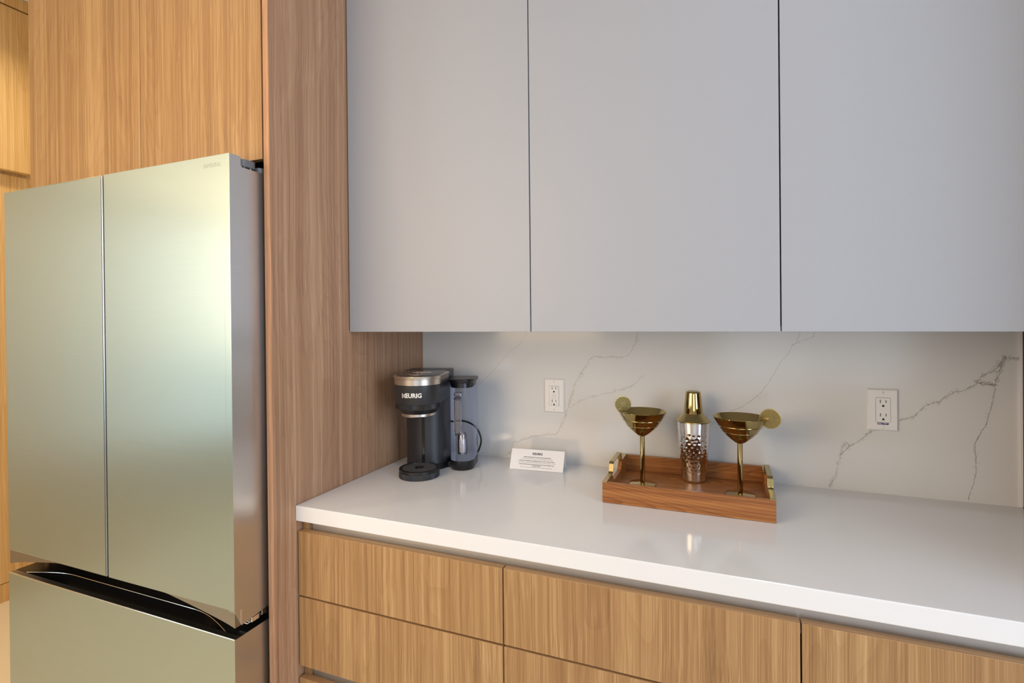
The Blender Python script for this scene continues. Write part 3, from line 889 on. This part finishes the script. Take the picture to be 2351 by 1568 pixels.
stack('silver_band', M['silver'], km, [(zb1 + 0.0012, 0.0748, 0.112, 0.0, 0.004, 0), (zs1 - 0.002, 0.0752, 0.112, 0.0, 0.004, 0), (zs1 - 0.001, 0.0742, 0.112, 0.0, 0.004, 0), (zs1, 0.0742, 0.112, 0.0, 0.004, 0),
                                        (zs1 + 0.001, 0.0770, 0.110, 0.0, 0.004, 0), (zt1 - 0.003, 0.0778, 0.108, 0.0, 0.004, 0), (zt1 - 0.001, 0.0765, 0.107, 0.0, 0.004, 0), (zt1, 0.071, 0.105, 0.0, 0.004, 0)])
bm = bmesh.new()
rear = [(-0.0755, 0.1130), (0.0755, 0.1130)] + [(0.0755 - 0.02 + 0.02 * math.cos(a), HL - 0.02 + 0.02 * math.sin(a)) for a in [PI / 12 * i for i in range(7)]] + [(-0.0755 + 0.02 + 0.02 * math.cos(a), HL - 0.02 + 0.02 * math.sin(a)) for a in [PI / 2 + PI / 12 * i for i in range(7)]]
prism(bm, rear, 'Z', zb1 + 0.0012, zt1 + 0.001)
link('rear_cover', bm, M['kdark'], km, auto=35, bevel=0.0015)
pan = stack('control_panel', M['black_gloss'], km, [(zt1 - 0.0002, 0.0690, 0.112, 0.0, 0.006, 0), (zt1 + 0.0008, 0.0682, 0.112, 0.0, 0.006, 0)])
bm = bmesh.new()
tube(bm, [(0.026 * math.cos(a), -0.010 + 0.026 * math.sin(a), zt1 + 0.001) for a in [PI + PI * i / 20 for i in range(21)]], 0.0009, 6)
for a, b, c, d in ((-0.030, -0.012, 0.040, 0.043), (-0.006, 0.010, 0.040, 0.043), (0.016, 0.034, 0.040, 0.043), (-0.022, 0.026, 0.056, 0.0585), (-0.010, 0.000, 0.012, 0.016), (0.004, 0.012, 0.012, 0.016)):
    bx(bm, a, b, c, d, zt1 + 0.0006, zt1 + 0.0010)
link('button_markings', bm, M['alu'], pan)
# logo on the curved band: K is an arrow shape with a dotted stem, then EURIG
zl = z_(1.1775)
def bend(co, r=0.0757):
    co = Vector((co.x * 1.14, co.y * 1.14, co.z))
    a = co.x / r - 0.085
    return Vector((r * math.sin(a), -r * math.cos(a) - co.z, zl + co.y))
logo = text_mesh('brand_lettering', 'EURIG', 0.0162, M['print'], km, (0, 0, 0), (0, 0, 0), 0.0002, 0.00055, align='LEFT', warp=lambda c: bend(Vector((c.x - 0.0135, c.y, c.z))), sx=1.0)
bm = bmesh.new()
def kpoly(pts):
    fr_ = [bm.verts.new(bend(Vector((x, y, 0.0003)))) for x, y in pts]
    bm.faces.new(fr_)
h2 = 0.0056
kpoly([(-0.0190, 0.0), (-0.0150, h2), (-0.0182 + 0.006, h2) , (-0.0162, 0.0), (-0.0182 + 0.006, -h2), (-0.0150, -h2)])
for y in (-0.0048, -0.0016, 0.0016, 0.0048):
    for x in ((-0.0235,) if abs(y) > 0.003 else (-0.0235, -0.0212)):
        kpoly([(x - 0.0009, y - 0.0010), (x + 0.0009, y - 0.0010), (x + 0.0009, y + 0.0010), (x - 0.0009, y + 0.0010)])
    kpoly([(-0.0212 - 0.0008, y - 0.0010), (-0.0212 + 0.0012, y - 0.0010), (-0.0212 + 0.0012, y + 0.0010), (-0.0212 - 0.0008, y + 0.0010)])
link('brand_lettering', bm, M['print'], km)
# water reservoir on its right side
RX, RR, RC, RL = 0.1215, 0.0398, 0.0955, 0.176
rv = stack('reservoir_base', M['kdark'], km, [(0.0004, RR - 0.004, RL - 0.004, RC, 0.008, RX), (0.004, RR - 0.0008, RL, RC, 0.008, RX), (z_(0.9450), RR, RL, RC, 0.008, RX)])
bm = bmesh.new(); bx(bm, 0.070, 0.094, 0.10, 0.16, 0.002, 0.018)
link('reservoir_bridge', bm, M['kdark'], km)
bm = bmesh.new()
zt0, ztt = z_(0.9452), z_(1.1990)
out = [[(x, y, z) for x, y in stad(RR - 0.0006, RL - 0.001, 0.004, RC, cx=RX)] for z in (zt0, zt0 + 0.001, ztt)]
loft(bm, out, cap0=True, cap1=False)
tank = link('water_reservoir', bm, M['tank'], km, auto=40)
tank['label'] = 'clear blue-tinted plastic water tank'
stack('tank_collar', M['kdark'], tank, [(z_(1.1840), RR - 0.003, RL - 0.004, RC, 0.004, RX), (z_(1.1988), RR - 0.003, RL - 0.004, RC, 0.004, RX)])
stack('reservoir_lid', M['kdark'], tank, [(z_(1.1992), RR + 0.0005, RL, RC, 0.006, RX), (z_(1.2050), RR + 0.0030, RL + 0.003, RC, 0.006, RX), (z_(1.2100), RR + 0.0030, RL + 0.003, RC, 0.006, RX), (z_(1.2120), RR + 0.0010, RL + 0.001, RC, 0.006, RX)])
# clear filter holder inside: upright window tube, clip, filter cup
def rbox(bm, x0, x1, y0, y1, z0, z1): bx(bm, x0, x1, y0, y1, z0, z1)
bm = bmesh.new(); bx(bm, RX - 0.026, RX - 0.002, RC - 0.018, RC + 0.004, z_(1.025), z_(1.150))
link('filter_handle', bm, M['tank_in'], tank, bevel=0.005, seg=3)
bm = bmesh.new(); bx(bm, RX - 0.025, RX + 0.001, RC - 0.020, RC + 0.004, z_(1.152), z_(1.166)); bx(bm, RX - 0.021, RX - 0.003, RC - 0.020, RC + 0.004, z_(1.140), z_(1.146))
link('filter_clip', bm, M['tank_in'], tank, bevel=0.003, seg=2)
bm = bmesh.new(); lathe(bm, [(0, z_(0.960)), (0.0155, z_(0.960)), (0.0165, z_(0.985)), (0.0150, z_(1.025)), (0.012, z_(1.03)), (0, z_(1.03))], 32, RX - 0.001, RC + 0.005)
link('filter_cup', bm, M['tank_in'], tank, auto=40)
bm = bmesh.new(); lathe(bm, [(0, z_(0.9655)), (0.0118, z_(0.9655)), (0.0118, z_(1.006)), (0.010, z_(1.009)), (0, z_(1.009))], 32, RX - 0.001, RC + 0.005)
link('filter_cartridge', bm, M['pl_white'], tank, auto=40)
# power cord: leaves the back, arcs to the right and down to the counter
inv = km.matrix_world
def to_local(p):
    d = Vector(p) - Vector((0.1696, -0.3013, 0.914))
    c, s = math.cos(-YAW), math.sin(-YAW)
    return Vector((d.x * c - d.y * s, d.x * s + d.y * c, d.z))
ctrl = [(0.105, -0.085, 1.022), (0.150, -0.052, 1.038), (0.190, -0.040, 1.041), (0.226, -0.040, 1.032), (0.250, -0.040, 1.012), (0.262, -0.040, 0.982), (0.259, -0.042, 0.955), (0.245, -0.045, 0.930), (0.215, -0.050, 0.9185), (0.150, -0.050, 0.9180), (0.10, -0.045, 0.9180)]
bm = bmesh.new(); tube(bm, smooth_path([to_local(p) for p in ctrl], 8), 0.0033, 10)
link('power_cord', bm, M['rubber'], km, smooth=True)

# ------------------------------------------------------------------ folded card
card = thing('folded_card', 'white folded card with small printed lines, standing beside the coffee maker', 'card', (0.498, -0.125, 0.9143), math.atan2(0.0135, 0.179))
CW = 0.1795; CHH = 0.060; lean = 0.032
bm = bmesh.new()
tk = 0.0005
prism(bm, [(0, 0.0004), (lean, CHH), (lean + 0.026, 0.0004), (lean + 0.026 - tk * 1.2, 0.0004), (lean, CHH - 0.0016), (tk * 1.3, 0.0004)], 'X', -CW / 2, CW / 2)
bmesh.ops.recalc_face_normals(bm, faces=bm.faces[:])
link('card_sheet', bm, M['paper'], card)
slope = math.atan2(CHH, lean)
def card_text(txt, size, dist, mat, bold=0.0, sx=1.0, name='printed_lines', italic=0):
    # dist: distance up the front face from its bottom edge
    y = dist * math.cos(slope); z = dist * math.sin(slope)
    nrm = Vector((0, -math.sin(slope), math.cos(slope)))
    p = Vector((0, y, z)) + nrm * 0.0004
    return text_mesh(name, txt, size, mat, card, p, (slope, 0, 0), 0.00005, bold, sx=sx)
FL = math.hypot(CHH, lean)
card_text('KEURIG', 0.0098, FL * 0.790, M['ink'], 0.00035, 1.0, 'printed_heading')
rows = [('HELMUT SIDE RESERVOIR WATER FILTER INSTRUCTIONS', 0.62, 1, 0.092),
        ('For use in Keurig® brewers with side models water reservoirs', 0.545, 0, 0.105),
        ('FILTRE À EAU HELMUT POUR RÉSERVOIR SUR LE CÔTÉ - INSTRUCTIONS', 0.445, 1, 0.118),
        ('Pour utilisation dans les cafetières Keurig® munies d\'un réservoir d\'eau sur le côté', 0.375, 0, 0.126),
        ('INSTRUCCIONES DE INSTALACIÓN DEL FILTRO DE AGUA HELMUT PARA', 0.275, 1, 0.118),
        ('TANQUE LATERAL', 0.215, 1, 0.029),
        ('Para uso en cafeteras Keurig® que tienen un tanque de agua lateral', 0.145, 0, 0.106)]
for txt, fr_, b_, width in rows:
    o = card_text(txt, 0.0040, FL * fr_, M['ink'] if b_ else M['ink_light'], 0.00008 if b_ else 0.0)
    xs = [v.co.x for v in o.data.vertices]
    k = width / (max(xs) - min(xs))
    for v in o.data.vertices: v.co.x *= k

# ------------------------------------------------------------------ serving tray
TX0, TX1, TY0, TY1 = 0.7625, 1.1795, -0.3400, -0.0240
ty = thing('serving_tray', 'rectangular brown wood serving tray with brass end handles, on the white counter', 'tray', ((TX0 + TX1) / 2, (TY0 + TY1) / 2, 0.914))
hw, hd_ = (TX1 - TX0) / 2, (TY1 - TY0) / 2
TH, WT = 0.0550, 0.0115
box('tray_floor', M['tray_wood'], ty, -hw + WT - 0.001, hw - WT + 0.001, -hd_ + WT - 0.001, hd_ - WT + 0.001, 0.0008, 0.0095)
box('front_rail', M['tray_wood'], ty, -hw, hw, -hd_, -hd_ + WT, 0.0006, TH, bevel=0.0012)
box('back_rail', M['tray_wood'], ty, -hw, hw, hd_ - WT, hd_, 0.0006, TH, bevel=0.0012)
for s in (-1, 1):
    # end board with a dip in its upper edge under the handle
    ye = hd_ - WT - 0.0001
    pts = [(-ye, 0.0006), (ye, 0.0006), (ye, TH), (0.085, TH)]
    for i in range(9):
        a = i / 8
        pts.append((0.085 - 0.040 * a, TH - 0.024 * (0.5 - 0.5 * math.cos(PI * a))))
    for i in range(9):
        a = 1 - i / 8
        pts.append((-0.085 + 0.040 * a, TH - 0.024 * (0.5 - 0.5 * math.cos(PI * a))))
    pts.append((-ye, TH))
    x0, x1 = (-hw, -hw + WT) if s < 0 else (hw - WT, hw)
    bm = bmesh.new(); prism(bm, pts, 'X', x0, x1)
    link('end_board', bm, M['tray_wood'], ty, bevel=0.0008)
    # brass strap: flat along the rim, rising into a squared grip
    cxh = -hw + WT / 2 if s < 0 else hw - WT / 2
    path = [(-hd_ + 0.0005, TH + 0.0010), (-0.078, TH + 0.0010), (-0.070, TH + 0.004), (-0.062, TH + 0.024), (-0.055, TH + 0.029), (0.055, TH + 0.029), (0.062, TH + 0.024), (0.070, TH + 0.004), (0.078, TH + 0.0010), (hd_ - 0.0005, TH + 0.0010)]
    th = 0.0022
    up = []
    lo = []
    n = len(path)
    for i, p in enumerate(path):
        a = path[max(0, i - 1)]; b = path[min(n - 1, i + 1)]
        d = Vector((b[0] - a[0], b[1] - a[1])).normalized()
        nn = Vector((-d.y, d.x))
        up.append((p[0] + nn.x * th / 2, p[1] + nn.y * th / 2)); lo.append((p[0] - nn.x * th / 2, p[1] - nn.y * th / 2))
    bm = bmesh.new()
    ww = 0.0066
    V_ = [[bm.verts.new((cxh + q, p[0], p[1])) for q in (-ww, ww)] for p in up]
    W_ = [[bm.verts.new((cxh + q, p[0], p[1])) for q in (-ww, ww)] for p in lo]
    for i in range(n - 1):
        bm.faces.new((V_[i][0], V_[i][1], V_[i + 1][1], V_[i + 1][0]))
        bm.faces.new((W_[i][1], W_[i][0], W_[i + 1][0], W_[i + 1][1]))
        bm.faces.new((V_[i][0], V_[i + 1][0], W_[i + 1][0], W_[i][0]))
        bm.faces.new((V_[i + 1][1], V_[i][1], W_[i][1], W_[i + 1][1]))
    bm.faces.new((V_[0][1], V_[0][0], W_[0][0], W_[0][1])); bm.faces.new((V_[-1][0], V_[-1][1], W_[-1][1], W_[-1][0]))
    hnd = link('handle', bm, M['brass_soft'], ty, bevel=0.0006)
    hnd['label'] = 'brass strap handle'
    for yy in (-hd_ + 0.012, -0.086, 0.086, hd_ - 0.012):
        for q in ((-0.0032, 0.0032) if abs(yy) > 0.1 else (0.0,)):
            bm = bmesh.new(); lathe(bm, [(0, 0.0), (0.0013, 0.0), (0.0010, 0.0006), (0, 0.0007)], 12)
            sc = link('screw', bm, M['chrome'], hnd, auto=40); sc.location = (cxh + q, yy, TH + 0.0021)
TF = 0.914 + 0.0097

# ------------------------------------------------------------------ brass cocktail coupes
def goblet(x, y, side, label, rad_ang, slice_r, slice_z, slice_d, face_ang, tilt=0.0):
    t = thing('martini_goblet', label, 'cocktail glass', (x, y, TF), 0.0, 'brass cocktail goblets on the tray')
    H = 1.1355 - TF
    bm = bmesh.new()
    lathe(bm, [(0, 0.0002), (0.0370, 0.0002), (0.0385, 0.0010), (0.0380, 0.0022), (0.030, 0.0034), (0.012, 0.0045), (0.0072, 0.0062), (0, 0.0064)], 72)
    link('foot', bm, M['brass'], t, auto=50)
    bm = bmesh.new()
    lathe(bm, [(0, 0.0055), (0.0078, 0.0055), (0.0070, 0.0090), (0.0067, 0.020), (0.0067, 1.066 - TF), (0, 1.066 - TF)], 32)
    link('stem', bm, M['brass'], t, auto=50)
    z0 = 1.0628 - TF
    hb = H - z0
    R = 0.0690
    tab = [(0, 0), (0.012, 0.11), (0.05, 0.19), (0.12, 0.29), (0.21, 0.405), (0.32, 0.535), (0.43, 0.632), (0.55, 0.725), (0.67, 0.808), (0.83, 0.908), (1.0, 1.0)]
    def rr_(u):   # radius along the bowl height
        for (u0, r0), (u1, r1) in zip(tab, tab[1:]):
            if u <= u1: return R * (r0 + (r1 - r0) * (u - u0) / (u1 - u0))
        return R
    us = [0, 0.012, 0.03, 0.05, 0.08, 0.12, 0.165, 0.21, 0.265, 0.32, 0.38, 0.415, 0.425, 0.435, 0.445, 0.455, 0.49, 0.55, 0.61, 0.655, 0.665, 0.675, 0.685, 0.695, 0.75, 0.83, 0.92, 1.0]
    prof = []
    for u in us:
        r = rr_(u)
        if u in (0.425, 0.445, 0.665, 0.685): r += 0.0006
        if u in (0.435, 0.675): r += 0.0009
        prof.append((r if u > 0 else 0.0, z0 + u * hb))
    inner = [(rr_(u) - 0.0013, z0 + u * hb + 0.001) for u in (1.0, 0.9, 0.7, 0.5, 0.36, 0.25, 0.18, 0.12, 0.07)]
    inner.append((0, inner[-1][1] - 0.0006))
    bm = bmesh.new(); lathe(bm, prof + [(R - 0.0003, H + 0.0006), (R - 0.001, H + 0.0006)] + inner, 96)
    link('bowl', bm, M['brass'], t, auto=28)
    # citrus wheel ornament: rim, pips, spokes
    px, py = slice_d * math.cos(rad_ang), slice_d * math.sin(rad_ang)
    bm = bmesh.new()
    r = slice_r
    lathe(bm, [(0, -0.0010), (r - 0.002, -0.0010), (r - 0.0018, -0.0018), (r, -0.0016), (r + 0.0003, 0.0), (r, 0.0016), (r - 0.0018, 0.0018), (r - 0.002, 0.0010), (0, 0.0010)], 56)
    for k in range(13):
        a = 2 * PI * k / 13 + 0.2 + 0.12 * math.sin(k * 5.1)
        for zz in (0.0012, -0.0012):
            tube(bm, mi=1, r=0.0011, seg=6, pts=[(0.0035 * math.cos(a), 0.0035 * math.sin(a), zz), ((r - 0.002) * math.cos(a), (r - 0.002) * math.sin(a), zz)])
    for zz in (0.0012, -0.0012):
        tube(bm, [(0.003 * math.cos(2 * PI * i / 16), 0.003 * math.sin(2 * PI * i / 16), zz) for i in range(16)], 0.0010, 6, True, 1)
    for f in bm.faces:
        if all(abs(v.co.z) > 0.0009 and v.co.x ** 2 + v.co.y ** 2 < (r - 0.001) ** 2 for v in f.verts) and f.material_index == 0 and len(f.verts) == 3: f.material_index = 2
    o = link('citrus_wheel', bm, None, t, auto=45, mats=[M['brass_soft'], M['brass_soft'], M['brass_aged']])
    o.rotation_euler = (PI / 2, 0, face_ang)
    o.location = (px, py, slice_z - TF)
    # little bracket holding it on the rim
    bm = bmesh.new()
    c0, s0 = math.cos(rad_ang), math.sin(rad_ang)
    tube(bm, [((R - 0.004) * c0, (R - 0.004) * s0, H - 0.004), ((R + 0.001) * c0, (R + 0.001) * s0, H + 0.001), ((R * 0.5 + slice_d * 0.5) * c0, (R * 0.5 + slice_d * 0.5) * s0, H + 0.002)], 0.0024, 8)
    link('rim_clip', bm, M['brass'], t, smooth=True)
    return t
goblet(0.8446, -0.172, -1, 'brass martini goblet on the tray\'s left side, citrus wheel on its left rim', math.radians(187), 0.0236, 1.1545, 0.0545, math.radians(14))
goblet(1.1055, -0.176, 1, 'brass martini goblet on the tray\'s right side, citrus wheel on its right rim', math.radians(-8), 0.0265, 1.1365, 0.0745, math.radians(-6))

# ------------------------------------------------------------------ cocktail shaker
sk = thing('cocktail_shaker', 'hammered steel cocktail shaker with gold lid, between the two brass goblets', 'shaker', (0.9815, -0.084, TF))
H0, H1, H2, H3 = 0.0, 1.0985 - TF, 1.1235 - TF, 1.1880 - TF
bm = bmesh.new()
seg, nz = 128, 90
def body_r(z):
    u = z / H1
    return 0.0335 + (0.0472 - 0.0335) * (u ** 0.85)
rnd = random.Random(11)
dim = []
for row in range(11):
    z = 0.030 + row * 0.0107
    for k in range(17):
        dim.append(((k + 0.5 * (row % 2) + rnd.uniform(-0.22, 0.22)) * 2 * PI / 17, z + rnd.uniform(-0.0025, 0.0025)))
rings = []
for j in range(nz + 1):
    z = H1 * j / nz
    ring = []
    for i in range(seg):
        a = 2 * PI * i / seg
        r = body_r(z)
        if 0.018 < z < 0.150:
            for da, dz_ in dim:
                if abs(dz_ - z) < 0.008:
                    q = (a - da + PI) % (2 * PI) - PI
                    d2 = (q * r) ** 2 + (dz_ - z) ** 2
                    if d2 < 4e-5: r -= 0.00095 * math.exp(-d2 / 6.5e-6)
        if z < 0.003: r -= 0.003 * (1 - z / 0.003)
        ring.append(bm.verts.new((r * math.cos(a), r * math.sin(a), z + 0.0002)))
    rings.append(ring)
for A_, B_ in zip(rings, rings[1:]):
    for i in range(seg):
        bm.faces.new((A_[i], A_[(i + 1) % seg], B_[(i + 1) % seg], B_[i]))
bm.faces.new(rings[0][::-1]); bm.faces.new(rings[-1])
link('hammered_body', bm, M['hammered'], sk, auto=60)
bm = bmesh.new()
lathe(bm, [(0.0, H1), (0.0478, H1), (0.0492, H1 + 0.0010), (0.0490, H1 + 0.0028), (0.0475, H1 + 0.0035), (0.0285, H2 - 0.001), (0.0270, H2), (0, H2)], 80)
l = link('gold_shoulder', bm, M['brass_soft'], sk, auto=40)
bm = bmesh.new()
lathe(bm, [(0.0, H2), (0.0266, H2), (0.0268, H2 + 0.002), (0.0262, H2 + 0.015), (0.0215, H3 - 0.006), (0.0205, H3 - 0.002), (0.0190, H3), (0.014, H3), (0.013, H3 - 0.0006), (0, H3 - 0.0006)], 80)
link('gold_cap', bm, M['brass'], sk, auto=40)
